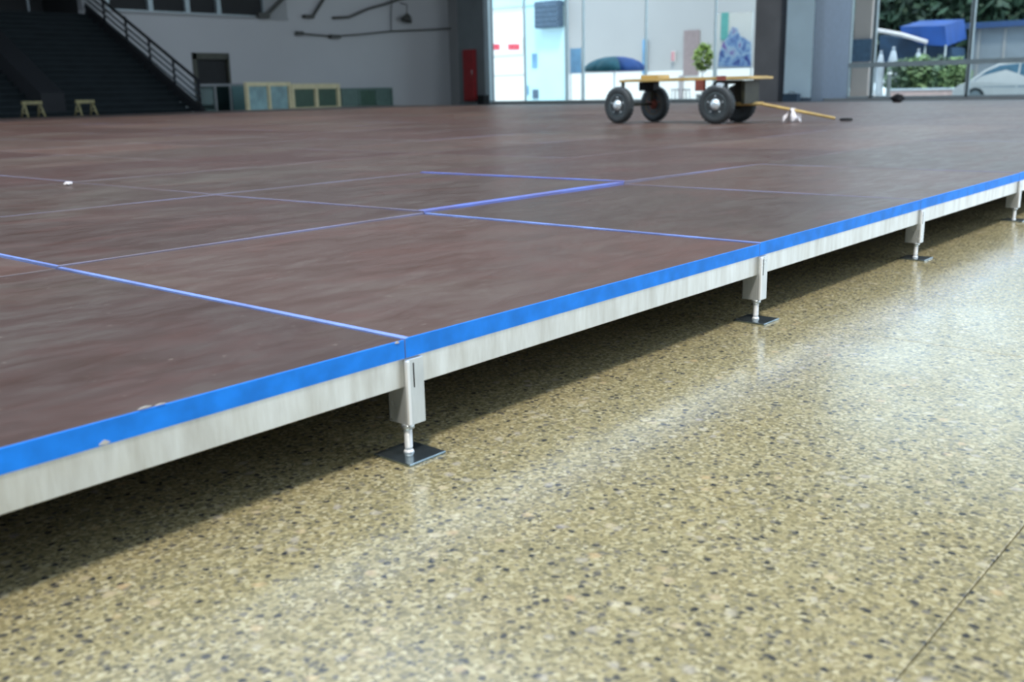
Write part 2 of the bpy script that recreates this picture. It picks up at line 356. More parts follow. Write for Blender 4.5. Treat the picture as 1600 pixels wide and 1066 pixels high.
# ---------------------------------------------------------------- stairs
SX0, SX1, SY = 5.0, 16.0, 25.25
st = struct(thing('stair', 'x', 'x')); del st['label']; del st['category']; st.name = 'stair_flight'
rise, run, ns = .157, .295, 20
for k in range(ns):
    box('step', (SX0, SY+k*run, max(0,(k-2)*rise)), (SX1-.05, SY+(k+1)*run+.02, (k+1)*rise-.03), M_stair, st)
    box('tread', (SX0, SY+k*run-.03, (k+1)*rise-.03), (SX1-.05, SY+(k+1)*run, (k+1)*rise), mat('stair_tread_stone', (.017,.023,.025), .9, vary=.2, spec=.15) if k == 0 else bpy.data.materials['stair_tread_stone'], st)
def sloped(name, x0, x1, zlo, zhi, m, par, ya=None, yb=None):
    bm = bmesh.new(); ya = SY-.25 if ya is None else ya; yb = SY+ns*run if yb is None else yb; s = rise/run
    v = [bm.verts.new((x, y, max(0, (y-SY)*s+z))) for x in (x0, x1) for y, z in ((ya, zlo), (yb, zlo), (yb, zhi), (ya, zhi))]
    for f in ((0,1,2,3), (7,6,5,4), (0,4,5,1), (1,5,6,2), (2,6,7,3), (3,7,4,0)): bm.faces.new([v[i] for i in f])
    return build(name, bm, m, par)
sloped('stringer', SX1-.05, SX1+.08, -.45, .34, M_stringer, st)
sloped('stringer', 11.75, 12.35, -.3, .62, M_stringer, st, SY+.3)
box('landing', (SX0, SY+ns*run, ns*rise-.3), (SX1, YW+2.6, ns*rise), M_stair, st)
bl = thing('stair_balustrade', 'dark blue-grey metal balustrade climbing the right side of the black stair', 'balustrade', (SX1, SY-.1, 0))
s = rise/run; L = ns*run
for z, r in ((1.02, .045), (.80, .03), (.62, .03), (.44, .03)):
    tube('handrail' if z > 1 else 'rail', [(0, 0, z), (0, L+.2, z+(L)*s)], r, M_railsteel if z < 1 else M_stringer, bl)
for k in range(6):
    y = .05 + k*L/5; tube('post', [(0, y, y*s+.02), (0, y, y*s+1.03)], .035 if k else .05, M_stringer, bl)
# gallery rail over the stair opening
gr = thing('gallery_railing', 'dim horizontal gallery rail across the head of the dark stair at the top left', 'railing', (5, YW-.25, ns*rise))
for z in (.45, .62): box('rail', (0, 0, z), (9.2, .05, z+.09), M_railsteel, gr)
for x in (.2, 3.2, 6.2, 9.1): box('post', (x, .0, 0), (x+.06, .05, .7), M_railsteel, gr)
box('post', (7.55, -.05, .1), (7.85, .06, 1.2), mat('dull_grey_pier', (.10,.11,.11), .7, vary=.1), gr)

# ---------------------------------------------------------------- barriers in front of the back wall
def gbarrier(name, label, cat, pts, h, mfr, n, w=.05, z0=.0, group=None, glass=M_glass_t):
    A, B = Vector((*pts[0], 0)), Vector((*pts[1], 0)); L = (B-A).length; ang = math.atan2(B.y-A.y, B.x-A.x)
    t = thing(name, label, cat, A, ang, group)
    box('top_rail', (0, -w/2, h-w*1.5), (L, w/2, h), mfr, t, .004); box('bottom_rail', (0, -w/2, .05), (L, w/2, .05+w), mfr, t)
    for k in range(n+1):
        x = k*L/n; box('post', (x-w*.6, -w*.6, 0), (x+w*.6, w*.6, h), mfr, t, .004)
    for k in range(n): box('glass_panel', (k*L/n+w, -.006, .1), ((k+1)*L/n-w, .006, h-w*1.5), glass[k % len(glass)] if isinstance(glass, list) else glass, t)
    return t
def xy(px, Y, z=.608): 
    q = P(px, 150, 1, Y); return (q.x, q.y)
M_greyrail = mat('pale_grey_rail_paint', (.20,.21,.22), .5, vary=.15)
M_cream = mat('cream_yellow_frame_paint', (.62,.54,.33), .5, vary=.15)
M_gpan = mat('dark_green_infill_panel', (.035,.085,.055), .4, vary=.3); M_bpan = mat('pale_blue_green_infill_panel', (.22,.36,.38), .3, vary=.35, vscale=3)
M_gpan2 = mat('grey_green_infill_panel', (.09,.15,.13), .4, vary=.3)
gbarrier('glass_railing', 'grey framed glass railing at the foot of the stair beneath the dark doorway', 'railing', (xy(312, 29.2), xy(384, 29.2)), 1.0, M_greyrail, 3)
gbarrier('framed_barrier', 'cream yellow framed barrier with pale blue panels before the white wall', 'barrier', (xy(386, 28.3), xy(452, 28.9)), 1.03, M_cream, 2, .09, glass=[M_bpan, M_bpan])
gbarrier('framed_barrier', 'cream yellow framed barrier with dark green panels, right of the pale blue one', 'barrier', (xy(456, 29.0), xy(528, 29.9)), .97, M_cream, 2, .12, glass=M_gpan)
gbarrier('panel_barrier', 'low dull green barrier without yellow frame, furthest right along the white wall', 'barrier', (xy(534, 30.0), xy(612, 30.7)), .80, M_gpan2, 3, .06, glass=[M_gpan2, M_gpan, M_gpan2])
# yellow trestles near the stair
def trestle(px, label):
    q = P(px, 179, 1, 24.3); t = thing('trestle', label, 'trestle', (q.x, 24.3, .2085), .1, 'trestles before the stair')
    box('top_bar', (-.24, -.04, .30), (.24, .04, .38), M_y2, t, .005)
    for sx in (-1, 1):
        for sy in (-1, 1):
            tube('leg', [(sx*.19, sy*.02, .31), (sx*.21, sy*.15, .0)], .022, M_y2, t, 6)
        box('brace', (sx*.2-.012, -.1, .1), (sx*.2+.012, .1, .14), M_y2, t)
M_y2 = mat('dusty_yellow_paint', (.22,.19,.08), .6, vary=.4, vscale=7)
trestle(52, 'small dusty yellow trestle before the dark stair, nearer the left edge')
trestle(135, 'small dusty yellow trestle before the dark stair, nearer the balustrade')

# ---------------------------------------------------------------- conduits and lamps on the white wall
def W(px, py, Y=YW-.12): return P(px, py, 1, Y)
cdt = mat('black_cable_sheath', (.06,.06,.055), .6, vary=.2)
def cable(label, pts, r, blobs=()):
    t = thing('wall_cable', label, 'cable', W(*pts[0]), 0, None); o = t.location
    tube('cable', [W(*p)-o for p in pts], r, cdt, t, 6)
    for p, sx, sz in blobs:
        q = W(*p)-o; bm = bmesh.new(); bm_box(bm, (q.x-sx, q.y-.1, q.z-sz), (q.x+sx, q.y+.1, q.z+sz)); build('junction_box', bm, cdt, t, .02)
cable('black pipe rising steeply from a junction box near the gallery end', [(411,25), (420,20), (432,8), (450,-12)], .07, [((411,24), .24, .09)])
cable('short black bent pipe second from the gallery end', [(478,26), (489,25), (497,12), (512,-12)], .06, [((482,26), .22, .06)])
cable('long dark pipe rising gently to the right across the upper white wall', [(520,28), (545,27), (575,14), (600,7), (640,-6)], .05)
cable('thin sagging cable crossing the white wall below the lamp', [(463,52), (500,55), (522,57), (560,54), (610,49), (680,46), (712,44)], .03, [((468,52), .14, .07), ((523,57), .24, .07)])
cable('thin conduit dropping down the white wall left of the lamp', [(611,48), (611,20), (613,-10)], .022)
lp = W(636, 28, YW-.4); lq = .395
l = thing('flood_lamp', 'black lamp hanging before the upper white wall', 'lamp', lp)
bm = bmesh.new(); bm_lathe(bm, [(.06,.16), (.14,.1), (.22,-.05), (.24,-.12), (.2,-.14)], 16, Matrix.Rotation(.4, 4, 'Y')); build('lamp_shade', bm, cdt, l)
tube('stem', [(0,0,.14), (.03,.0,.5), (.03,lq,.6)], .02, cdt, l)

# ---------------------------------------------------------------- raised floor
XJ = [-1.345, -.12, 1.107, 2.372, 3.562, 4.785] + [4.785+1.225*k for k in range(1, 15)]
YJ = [1.2+1.244*k for k in range(20)]
ZB, ZT = .174, .2075
stage = thing('raised_floor', 'low raised floor of brown plywood panels with blue painted edges on aluminium beams', 'platform', (0,0,0))
#            corner heights in mm at (x0,y0) (x1,y0) (x1,y1) (x0,y1); strips of edge paint in mm at -x, -y, +x, +y
SPEC = {(1,0): ((0,-1,-4,-1), (2,0,3,2), 'fffF'), (2,0): ((1,-2,-3,0), (10,0,3,3), 'Pfff'), (3,0): ((1,0,-2,2), (9,0,3,3), 'Pfff'), (4,0): ((1,1,1,1), (5,0,3,3), 'Ffff'),
        (2,1): ((3,3,0,3), (8,5,3,3), 'PFff'), (3,1): ((9,9,2,1), (4,34,3,3), 'FBff'), (4,1): ((13,2,1,8), (18,4,3,3), 'BFff'), (1,1): ((0,-3,-3,0), (2,2,4,2), 'ffff'),
        (3,2): ((3,2,0,0), (4,5,3,3), 'FFff'), (2,2): ((2,2,1,1), (6,3,3,3), 'fFff'), (2,3): ((1,1,1,4), (6,2,2,2), 'Fff f'.replace(' ','')), (3,3): ((3,1,0,4), (8,3,2,2), 'Ffff'), (5,0): ((3,0,0,2), (5,0,2,3), 'Ffff')}
def panel_bm(bm, x0, x1, y0, y1, h, rim, front, kinds='ffff'):
    g = .0012; X0, X1, Y0, Y1 = x0+g, x1-g, (y0 if front else y0+g), y1-g
    c = [(X0,Y0), (X1,Y0), (X1,Y1), (X0,Y1)]
    bot = [bm.verts.new((*p, ZB)) for p in c]; sd_ = [bm.verts.new((p[0], p[1], ZT-.001+h[k]*.001)) for k, p in enumerate(c)]
    r = [max(.0012, v*.001) for v in rim]
    ci = [(X0+r[0],Y0+r[1]), (X1-r[2],Y0+r[1]), (X1-r[2],Y1-r[3]), (X0+r[0],Y1-r[3])]
    inn = [bm.verts.new((p[0], p[1], ZT+h[k]*.001)) for k, p in enumerate(ci)]
    for k in range(4):
        n = (k+1) % 4; fr = front and k == 0
        f = bm.faces.new((bot[k], bot[n], sd_[n], sd_[k])); mi = 1 if fr else {'f': 4, 'F': 3, 'P': 2, 'B': 5}[kinds[(1,2,3,0)[k]]]; f.material_index = mi
        f = bm.faces.new((sd_[k], sd_[n], inn[n], inn[k])); f.material_index = mi
    f = bm.faces.new(inn); f.material_index = 0
    bm.faces.new(bot[::-1]).material_index = 0
cells = []
for i in range(len(XJ)-1):
    for j in range(len(YJ)-1):
        cx, cy = (XJ[i]+XJ[i+1])/2, (YJ[j]+YJ[j+1])/2
        v = ROT.transposed() @ (Vector((cx, cy, .2))-CAM); px = 800+F*v.x/max(-v.z, .01)
        out = max(0, px-1750)/100 + max(0, -150-px)/100 if -v.z > 0 else 0
        cells.append((math.hypot(cx, cy) + out, i, j))
cells.sort()
stuff = bmesh.new()
PM = [M_ply, M_blue, M_blue_pale, M_faint, M_seam, M_blue_mid]
for n, (_, i, j) in enumerate(cells):
    h, rim, kd = SPEC.get((i, j), (None, None, 'ffff'))
    if h is None:
        h = [random.uniform(-1.2, 1.2) for _ in range(4)]; q = random.choice((1.5, 2, 3, 5)); rim = (q, q, 2, 2); kd = random.choice(('ffff', 'ffff', 'Ffff', 'fFff'))
    bm = bmesh.new() if n < 300 else stuff
    panel_bm(bm, XJ[i], XJ[i+1], YJ[j], YJ[j+1], h, rim, j == 0, kd)
    if n < 300: build('deck_panel', bm, PM, stage)
o = build('far_deck_panels', stuff, PM, stage); o['kind'] = 'stuff'

# edge beams: a hollow aluminium section per panel, with a lip and two shallow flutes on the face
def beam_bm(L):
    bm = bmesh.new()
    prof = [(.001,.124), (0,.125), (0,.1735), (.0005,.174), (.04,.174), (.04,.124)]
    a = [bm.verts.new((.0015, y, z)) for y, z in prof]; b = [bm.verts.new((L-.0015, y, z)) for y, z in prof]
    for k in range(len(prof)): n = (k+1) % len(prof); bm.faces.new((a[k], a[n], b[n], b[k]))
    bm.faces.new(a[::-1]); bm.faces.new(b); return bm
for x0, x1 in zip(XJ, XJ[1:]):
    build('edge_beam', beam_bm(x1-x0), M_alu, stage, loc=(x0, YJ[0]+.002, 0))
for y0, y1 in zip(YJ, YJ[1:]):                      # left return edge
    o = build('edge_beam', beam_bm(y1-y0), M_alu, stage, loc=(XJ[0]+.002, y1, 0)); o.rotation_euler = (0, 0, -math.pi/2)
# inner joists carrying the panels, lying back from the edge
for x in XJ[1:-1]:
    box('joist', (x-.02, YJ[0]+.05, .124), (x+.02, YJ[-1], .1735), M_alu, stage)
# adjustable legs: sleeve (> corner_highlight, nut), threaded rod, base plate
def leg(x, y):
    t = bpy.data.objects.new('support_leg', None); col.objects.link(t); t.parent = stage; t.location = (x, y, 0); t.empty_display_size = .05
    bm = bmesh.new(); a, b, c, d = -.004, .034, -.007, .045; th = .003
    bm_box(bm, (a, c, .056), (b, c+th, .1725)); bm_box(bm, (a, c+th, .056), (a+th, .001, .1725)); bm_box(bm, (b-th, c+th, .056), (b, .001, .1725))
    bm_box(bm, (a-.0, .001, .056), (a+th, d, .1235)); bm_box(bm, (b-th, .001, .056), (b, d, .1235)); bm_box(bm, (a, d-th, .056), (b, d, .1235))
    s_ = build('sleeve', bm, M_sleeve, t, .0008)
    bm = bmesh.new(); bm_box(bm, (-.0075, -.0105, .058), (-.0005, -.0045, .171)); build('corner_highlight', bm, M_rod, t, .001)  # bright strip stands in for the highlight on the sleeve corner
    bm = bmesh.new(); bm_box(bm, (.0095, -.0078, .122), (.0115, -.0068, .165)); build('slot', bm, M_stringer, t)
    bm = bmesh.new(); bm_lathe(bm, [(.0068,.006), (.0068,.1)] , 12, Matrix.Translation((.003,.006,0)))
    r_ = build('threaded_rod', bm, M_rod, t)
    bm = bmesh.new()
    for k in range(18): bm_lathe(bm, [(.0068,0), (.0074,.0011), (.0068,.0022)], 12, Matrix.Translation((.003,.006,.014+k*.0024)))
    build('thread', bm, M_rod, t)
    bm = bmesh.new(); bm_lathe(bm, [(.011,.048), (.012,.049), (.012,.055), (.011,.056)], 6, Matrix.Translation((.003,.006,0))); build('nut', bm, M_galv, t)
    bm = bmesh.new(); bm_box(bm, (-.040, -.041, 0), (.046, .049, .005)); build('base_plate', bm, M_plate, t, .0012)
    bm = bmesh.new(); bm_lathe(bm, [(.0095,.005), (.0085,.008), (.007,.010)], 16, Matrix.Translation((.003,.006,0))); build('weld_collar', bm, M_rod, t)
    return t
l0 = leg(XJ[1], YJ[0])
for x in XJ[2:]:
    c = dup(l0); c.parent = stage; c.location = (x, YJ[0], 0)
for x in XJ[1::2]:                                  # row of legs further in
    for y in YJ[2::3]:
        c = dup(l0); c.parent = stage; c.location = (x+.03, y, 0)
# split edge: pale wood showing where the blue paint has chipped
def chip(px, py, wx, wz):
    q = P(px, py, 1, 1.2); bm = bmesh.new()
    pts = [(-wx,0), (-wx*.4,wz*.6), (wx*.1,wz), (wx*.6,wz*.5), (wx,.1*wz), (wx*.3,-wz*.4)]
    a = [bm.verts.new((q.x+x, 1.1985, q.z+z)) for x, z in pts]; b = [bm.verts.new((q.x+x, 1.2005, q.z+z)) for x, z in pts]
    for k in range(6): n = (k+1) % 6; bm.faces.new((a[k], a[n], b[n], b[k]))
    bm.faces.new(a[::-1]); bm.faces.new(b); build('paint_chip', bm, M_wood_chip, stage)
chip(163, 693, .008, .005); chip(226, 637, .010, .0018); chip(250, 632, .008, .0012); chip(620, 536, .005, .003)
# small scrap lying on the deck at a joint
q = P(107, 290, 2, .21); bm = bmesh.new(); bmesh.ops.create_icosphere(bm, subdivisions=2, radius=.018)
for v in bm.verts: v.co *= random.uniform(.7, 1.2); v.co.z *= .55
for v in bm.verts: v.co.z += .011
tag(build('paper_scrap', bm, M_cloth, loc=(q.x, q.y, .2085)), 'tiny crumpled white scrap lying on the brown deck at left', 'scrap')
# small dark ball of wrap on the far right of the deck
q = P(1402, 160, 2, .208); bm = bmesh.new(); bmesh.ops.create_icosphere(bm, subdivisions=3, radius=.1)
for v in bm.verts: v.co *= 1+.18*math.sin(v.co.x*60)*math.sin(v.co.y*47+v.co.z*50); v.co.z = v.co.z*.85+.075; v.co.y *= 1.25
bag = tag(build('rubbish_bag', bm, M_stringer, loc=(min(q.x, 21.6), q.y, .2085)), 'small black bundle on the far deck before the low beige wall', 'bag')

# ---------------------------------------------------------------- hand cart
Z0 = .2085
cart = thing('hand_cart', 'yellow four-wheeled hand cart with pneumatic tyres standing on the brown deck', 'cart', (9.95, 6.05, Z0))
def wheel(x, y, az, r, tm, dm, hm, extra=None):
    M = Matrix.Translation((x-9.95, y-6.05, r)) @ Matrix.Rotation(az, 4, 'Z') @ Matrix.Rotation(math.radians(-90), 4, 'Y')
    # local +Z of the lathe points to the outer side (-X of the world)
    bm = bmesh.new(); w_ = .045
    prof = [(r*.58,-w_*.7), (r*.72,-w_), (r*.90,-w_*.95), (r*.985,-w_*.6), (r,0), (r*.985,w_*.6), (r*.90,w_*.95), (r*.72,w_), (r*.58,w_*.7)]
    bm_lathe(bm, prof, 32, M)
    for k in range(28):
        a = 2*math.pi*k/28
        for sgn in (-1, 1):
            bm_box(bm, (r*.955, -.007, sgn*w_*.3-.012), (r*1.0+.003, .007, sgn*w_*.3+.012), M @ Matrix.Rotation(a+sgn*.05, 4, 'Z'))
    o = build('wheel', bm, tm, cart)
    bm = bmesh.new(); bm_lathe(bm, [(r*.30,w_*.35), (r*.5,w_*.55), (r*.60,w_*.85), (r*.62,w_*.72), (r*.62,-w_*.72), (r*.58,-w_*.85), (r*.5,-w_*.5), (r*.3,-w_*.35)], 28, M); build('wheel_disc', bm, dm, o)
    bm = bmesh.new(); bm_lathe(bm, [(r*.30,-w_*.6), (r*.30,w_*.7), (r*.24,w_*1.1), (r*.14,w_*1.5), (r*.1,w_*1.55)], 20, M)
    for k in range(5): bm_lathe(bm, [(.009,0), (.009,.012)], 6, M @ Matrix.Rotation(k*1.2566, 4, 'Z') @ Matrix.Translation((r*.43, 0, w_*.5)))
    build('hub', bm, hm, o); return o
RW = .203; M_redb = mat('rusty_red_paint', (.28,.07,.045), .6, vary=.4, vscale=14)
wheel(9.66, 6.70, math.radians(-8), RW, M_rubber, M_rimgrey, M_hub)
wheel(10.25, 6.60, math.radians(-8), RW, M_rubber, M_brass, M_redb)
wheel(9.64, 5.44, math.radians(2), RW, M_rubber, M_rimgrey, M_hub)
wheel(10.18, 5.47, math.radians(2), RW, M_rubber, M_rubber, M_olive)
def cl(x, y, z): return (x-9.95, y-6.05, z-Z0)
tube('axle', [cl(9.66,6.70,Z0+RW), cl(10.25,6.60,Z0+RW)], .016, M_olive, cart)
tube('axle', [cl(9.64,5.44,Z0+RW), cl(10.18,5.47,Z0+RW)], .016, M_olive, cart)
ya = P(968, 124, 0, 9.7).y; yb = P(1207, 126, 0, 10.2).y; ZD = Z0+.455
for x in (9.70, 10.20): box('side_rail', cl(x-.015, yb, ZD), cl(x+.015, ya, ZD+.026), M_yellow, cart, .003)
for k, y in enumerate([yb+.02, yb+.35, 5.9, 6.3, 6.65, ya-.02]): box('cross_member', cl(9.72, y-.02, ZD+.002), cl(10.18, y+.02, ZD+.024), M_yellow, cart)
for k in range(4): box('deck_board', cl(9.735+k*.113, yb+.04, ZD+.024), cl(9.735+k*.113+.105, ya-.04, ZD+.032), M_yellow, cart)
box('end_guard', cl(9.95, ya-.35, ZD+.0), cl(10.2, ya-.12, ZD+.075), M_yellow, cart, .004)
# rear axle hangers
for x, y in ((9.72, 6.69), (10.19, 6.61)): tube('hanger', [cl(x, y, Z0+RW), cl(x, y, ZD)], [.014, .022], M_olive, cart)
box('spring_block', cl(10.08, 6.52, ZD-.10), cl(10.22, 6.72, ZD), M_stringer, cart, .01)
# front turntable and forks
bm = bmesh.new(); bm_lathe(bm, [(.14,0), (.16,.01), (.16,.03), (.14,.04)], 24, Matrix.Translation(cl(9.92, 5.45, ZD-.045))); build('turntable', bm, M_olive, cart)
box('fork_plate', cl(9.72, 5.36, Z0+RW), cl(9.735, 5.54, ZD-.03), M_rubber, cart, .003); box('fork_plate', cl(10.09, 5.22, Z0+RW-.03), cl(10.12, 5.48, ZD-.03), M_olive, cart, .003)
box('fork_plate', cl(9.80, 5.20, Z0+RW+.0), cl(10.12, 5.24, ZD-.01), M_olive, cart, .003)
box('bracket', cl(9.66, 5.62, ZD-.11), cl(9.72, 5.72, ZD), M_redb, cart, .004); box('bracket', cl(9.66, 5.36, ZD-.005), cl(9.68, 5.46, ZD+.04), M_redb, cart)
box('clamp', cl(9.60, 5.36, ZD-.085), cl(9.66, 5.43, ZD-.035), M_hub, cart, .008)
# draw bar resting on the deck
tip = P(1322, 187, 2, Z0+.02)
db = tube('draw_bar', [cl(10.02, 5.28, Z0+.215), cl(10.06, 5.16, Z0+.20), cl(tip.x-.05, tip.y+.10, Z0+.035)], .016, M_yellow, cart)
for s_ in (-1,1): tube('yoke_arm', [cl(10.0+s_*.09, 5.40, Z0+.20), cl(10.06, 5.12, Z0+.20)], .018, M_yellow, db)
bm = bmesh.new(); N = 20; c = Vector(cl(tip.x, tip.y, Z0+.022)); pts = [c+Vector((.045*math.cos(2*math.pi*k/N), .055*math.sin(2*math.pi*k/N), .0)) for k in range(N+1)]
bm_tube(bm, pts, .014, 8); build('towing_eye', bm, M_stringer, db)
# rag tied on the draw bar: a draped sheet with folds
fr = .44; rx = 10.06+(tip.x-.05-10.06)*fr; ry = 5.16+(tip.y+.10-5.16)*fr; rz = Z0+.20+(.035-.20)*fr
bm = bmesh.new(); n1, n2 = 14, 18; grid = []
for a in range(n1):
    row = []
    for b in range(n2):
        u = a/(n1-1)-.5; v = b/(n2-1)-.5
        spread = .05 + abs(v)*.16
        x = u*spread*1.3 + .02*math.sin(v*7); y = v*.10 + .012*math.sin(u*14+v*9)
        z = .022 - abs(v)*.24*(1+.25*math.sin(u*9)) + .008*math.sin(u*22)
        row.append(bm.verts.new((x, y, max(z, -(rz-Z0)+.006+.004*math.sin(u*30)**2))))
    grid.append(row)
for a in range(n1-1):
    for b in range(n2-1): f = bm.faces.new((grid[a][b], grid[a+1][b], grid[a+1][b+1], grid[a][b+1])); f.smooth = True
for v in bm.verts: v.co.x *= 1.3; v.co.y *= 1.3
rag = build('rag', bm, M_cloth, loc=(rx, ry, rz)); so = rag.modifiers.new('thick', 'SOLIDIFY'); so.thickness = .003
tag(rag, 'white rag draped over the yellow draw bar of the cart', 'cloth')

# ---------------------------------------------------------------- outdoors beyond the glazing
ZO = -.3
struct(box('pavement_outside', (XG+.3, -30, ZO-.2), (110, 90, ZO), M_outground))
XB = 44.
fac = thing('white_building', 'bright white building seen through the entrance glazing', 'building', (XB, 0, ZO))
def fp(px0, py0, px1, py1, m, name, proud=.05, depth=.05, par=fac, X=XB):
    a, b = P(px0, py0, 0, X), P(px1, py1, 0, X); o_ = par.location if par else Vector((0,0,0))
    return box(name, (X-proud-depth-o_.x, min(a.y,b.y)-o_.y, min(a.z,b.z)-o_.z), (X-proud-o_.x, max(a.y,b.y)-o_.y, max(a.z,b.z)-o_.z), m, par)
ylo, yhi = P(1168, 100, 0, XB).y-.6, 52
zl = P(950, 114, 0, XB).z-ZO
box('wall', (0, ylo, zl), (.4, yhi, 9), mat('upper_facade_dimmed_grey', (.46,.45,.45), .8, vary=.05, vscale=.4), fac)  # falloff of brightness towards the top, put into the wall colour
box('lower_wall', (-.03, ylo, 0), (.4, yhi, zl), M_outwall, fac)  # same wall lower down, kept white where it looks brightest; no separate plinth
fp(764, -20, 822, 116, M_outwall, 'white_cladding', .0, .02)
sf = fp(822, 0, 884, 158, M_outglass, 'shop_window', .02, .06)
M_slate = mat('slate_blue_paint', (.10,.16,.24), .6, vary=.3); M_skyb = mat('sky_blue_print', (.20,.42,.66), .5, vary=.3, vscale=1.5)
for (a, b, c, d, m, nm) in ((833, 84, 841, 106, M_skyb, 'notice'), (834, 140, 843, 154, M_slate, 'notice'), (824, 134, 828, 148, M_skyb, 'notice')): fp(a, b, c, d, m, nm, .1, .02)
fp(884.5, -20, 887.5, 160, M_frame, 'downpipe', .05, .1)
fp(770, -4, 886, 3, M_outglass, 'fascia_band', .05, .1)
door = fp(1070, 48, 1092, 118, mat('mauve_brown_door', (.33,.25,.25), .6, vary=.15), 'door', .02, .06)
M_mauve = mat('mauve_grey_paint', (.40,.36,.37), .7, vary=.1)
fp(1062, 118, 1068, 160, M_mauve, 'door_jamb', .03, .05)
fp(1008-1.5, 62, 1012, 116, M_skyb, 'pillar_strip', .05, .1)
# grey air conditioning unit high on the shop front
a = P(834, 3, 0, XB-.6); b = P(872, 42, 0, XB-.6)
ac = thing('sun_blind', 'slate blue roller blind box hanging over the shop window behind the entrance', 'blind', (XB-.6, (a.y+b.y)/2, b.z))
hw = abs(a.y-b.y)/2; box('casing', (0, -hw, .0), (.5, hw, a.z-b.z), M_slate, ac, .05)
for k in range(5): box('slat', (-.03, -hw+.05, .1+k*(a.z-b.z-.15)/5), (0, hw-.05, .1+k*(a.z-b.z-.15)/5+.1), M_slate, ac)
# red lettered sign on white
sg = thing('red_sign', 'white fascia sign with a band of red lettering just right of the corner pillar', 'sign', (XB-.1, P(790,73,0,XB).y, P(790,73,0,XB).z))
a = P(764, 62, 0, XB); b = P(820, 84, 0, XB); hw = abs(a.y-b.y)/2
box('board', (0, -hw, -(a.z-b.z)/2), (.06, hw, (a.z-b.z)/2), M_outwall, sg)
M_redp = mat('red_lettering', (.80,.03,.08), .5, vary=.15)
for c0, c1 in ((766, 781), (794, 812)):
    n = 4
    for k in range(n):                              # block strokes, too far away to read
        u0 = c0+(c1-c0)*k/n; A = P(u0, 69, 0, XB-.12); B = P(u0+(c1-c0)/n*.82, 77.5, 0, XB-.12); o_ = sg.location
        box('letter', (-.03, B.y-o_.y, B.z-o_.z), (0, A.y-o_.y, A.z-o_.z), M_redp, sg)
# blue banner, poster, parasol, plant, stools
def banner(px0, py0, px1, py1, X, m, label, cat='banner', name='banner'):
    a, b = P(px0, py0, 0, X), P(px1, py1, 0, X); t = thing(name, label, cat, (X, (a.y+b.y)/2, ZO)); hw = abs(a.y-b.y)/2
    box('sheet', (-.012, -hw, b.z-ZO), (.012, hw, a.z-ZO), m, t)
    for s_ in (-1, 1): tube('pole', [(0.03, s_*hw, 0), (0.03, s_*hw, a.z-ZO+.05)], .025, M_frame, t, 6)
    return t, hw, a.z-ZO, b.z-ZO
def bluesheet():
    m = bpy.data.materials.new('mottled_blue_print'); m.use_nodes = True; t = m.node_tree; b = t.nodes['Principled BSDF']
    pos = t.nodes.new('ShaderNodeNewGeometry').outputs['Position']
    t.links.new(ramp(t, noise(t, pos, 2.2, 4, .6, .6), [(.36, (.05,.06,.30)), (.47, (.22,.36,.66)), (.56, (.50,.66,.80)), (.66, (.25,.15,.48))]), b.inputs['Base Color']); return m
banner(891, 76, 908, 114, 38, M_skyb, 'narrow blue banner behind the glazing left of the parasol')
t, hw, zt, zb = banner(1121, 22, 1173, 106, 38, M_outwall, 'large poster with blue and violet shapes and a teal stripe left of the dark pillar', 'poster', 'poster')
pm = bluesheet()
def onp(px0, py0, px1, py1, m, nm):
    a, b = P(px0, py0, 0, 37.95), P(px1, py1, 0, 37.95); box(nm, (-.05, b.y-t.location.y, b.z-ZO), (-.03, a.y-t.location.y, a.z-ZO), m, t)
onp(1127, 20, 1137, 62, mat('teal_print', (.20,.62,.58), .5, vary=.15), 'print')
bm = bmesh.new()                                    # irregular figure-like printed shape
pts = [(1122,104), (1124,84), (1130,66), (1138,56), (1144,42), (1152,44), (1156,56), (1164,60), (1173,66), (1173,104)]
va = [P(x, y, 0, 37.94) for x, y in pts]; A = [bm.verts.new((-.07, v.y-t.location.y, v.z-ZO)) for v in va]; B = [bm.verts.new((-.052, v.y-t.location.y, v.z-ZO)) for v in va]
for k in range(len(pts)): n = (k+1) % len(pts); bm.faces.new((A[k], A[n], B[n], B[k]))
bm.faces.new(A); bm.faces.new(B[::-1]); build('print', bm, pm, t)
# parasol
c = P(960, 112, 0, 37); par = thing('parasol', 'teal and blue domed parasol open outside the entrance glazing', 'parasol', (c.x, c.y, ZO))
R_ = abs(P(920,110,0,37).y-P(1000,110,0,37).y)/2/.98; zc = P(960,111,0,37).z-ZO; H_ = P(960,88,0,37).z-P(960,111,0,37).z
M_teal = mat('teal_canvas', (.03,.16,.20), .7, vary=.4, vscale=2); M_navy = mat('blue_canvas', (.03,.10,.34), .7, vary=.3, vscale=2)
for k in range(8):
    bm = bmesh.new(); rings = []
    for q in range(6):
        f = q/5; rr = R_*math.sin(f*math.pi/2); z = zc + H_*math.cos(f*math.pi/2)
        rings.append([bm.verts.new((rr*math.cos(a), rr*math.sin(a), z)) for a in (k*math.pi/4 + s_*math.pi/16 for s_ in range(5))] if q else [bm.verts.new((0,0,z))])
    for q in range(5):
        for s_ in range(4):
            f = (rings[0][0], rings[1][s_], rings[1][s_+1]) if q == 0 else (rings[q][s_], rings[q+1][s_], rings[q+1][s_+1], rings[q][s_+1])
            bm.faces.new(f).smooth = True
    o = build('canopy_panel', bm, M_teal if k % 8 in (1,2,3,4) else M_navy, par); so = o.modifiers.new('t', 'SOLIDIFY'); so.thickness = .02
tube('pole', [(0,0,0), (0,0,zc+H_)], .03, M_outwall, par)
bm = bmesh.new(); bm_lathe(bm, [(.3,0), (.3,.06), (.1,.1)], 20); build('base', bm, M_greywall, par)
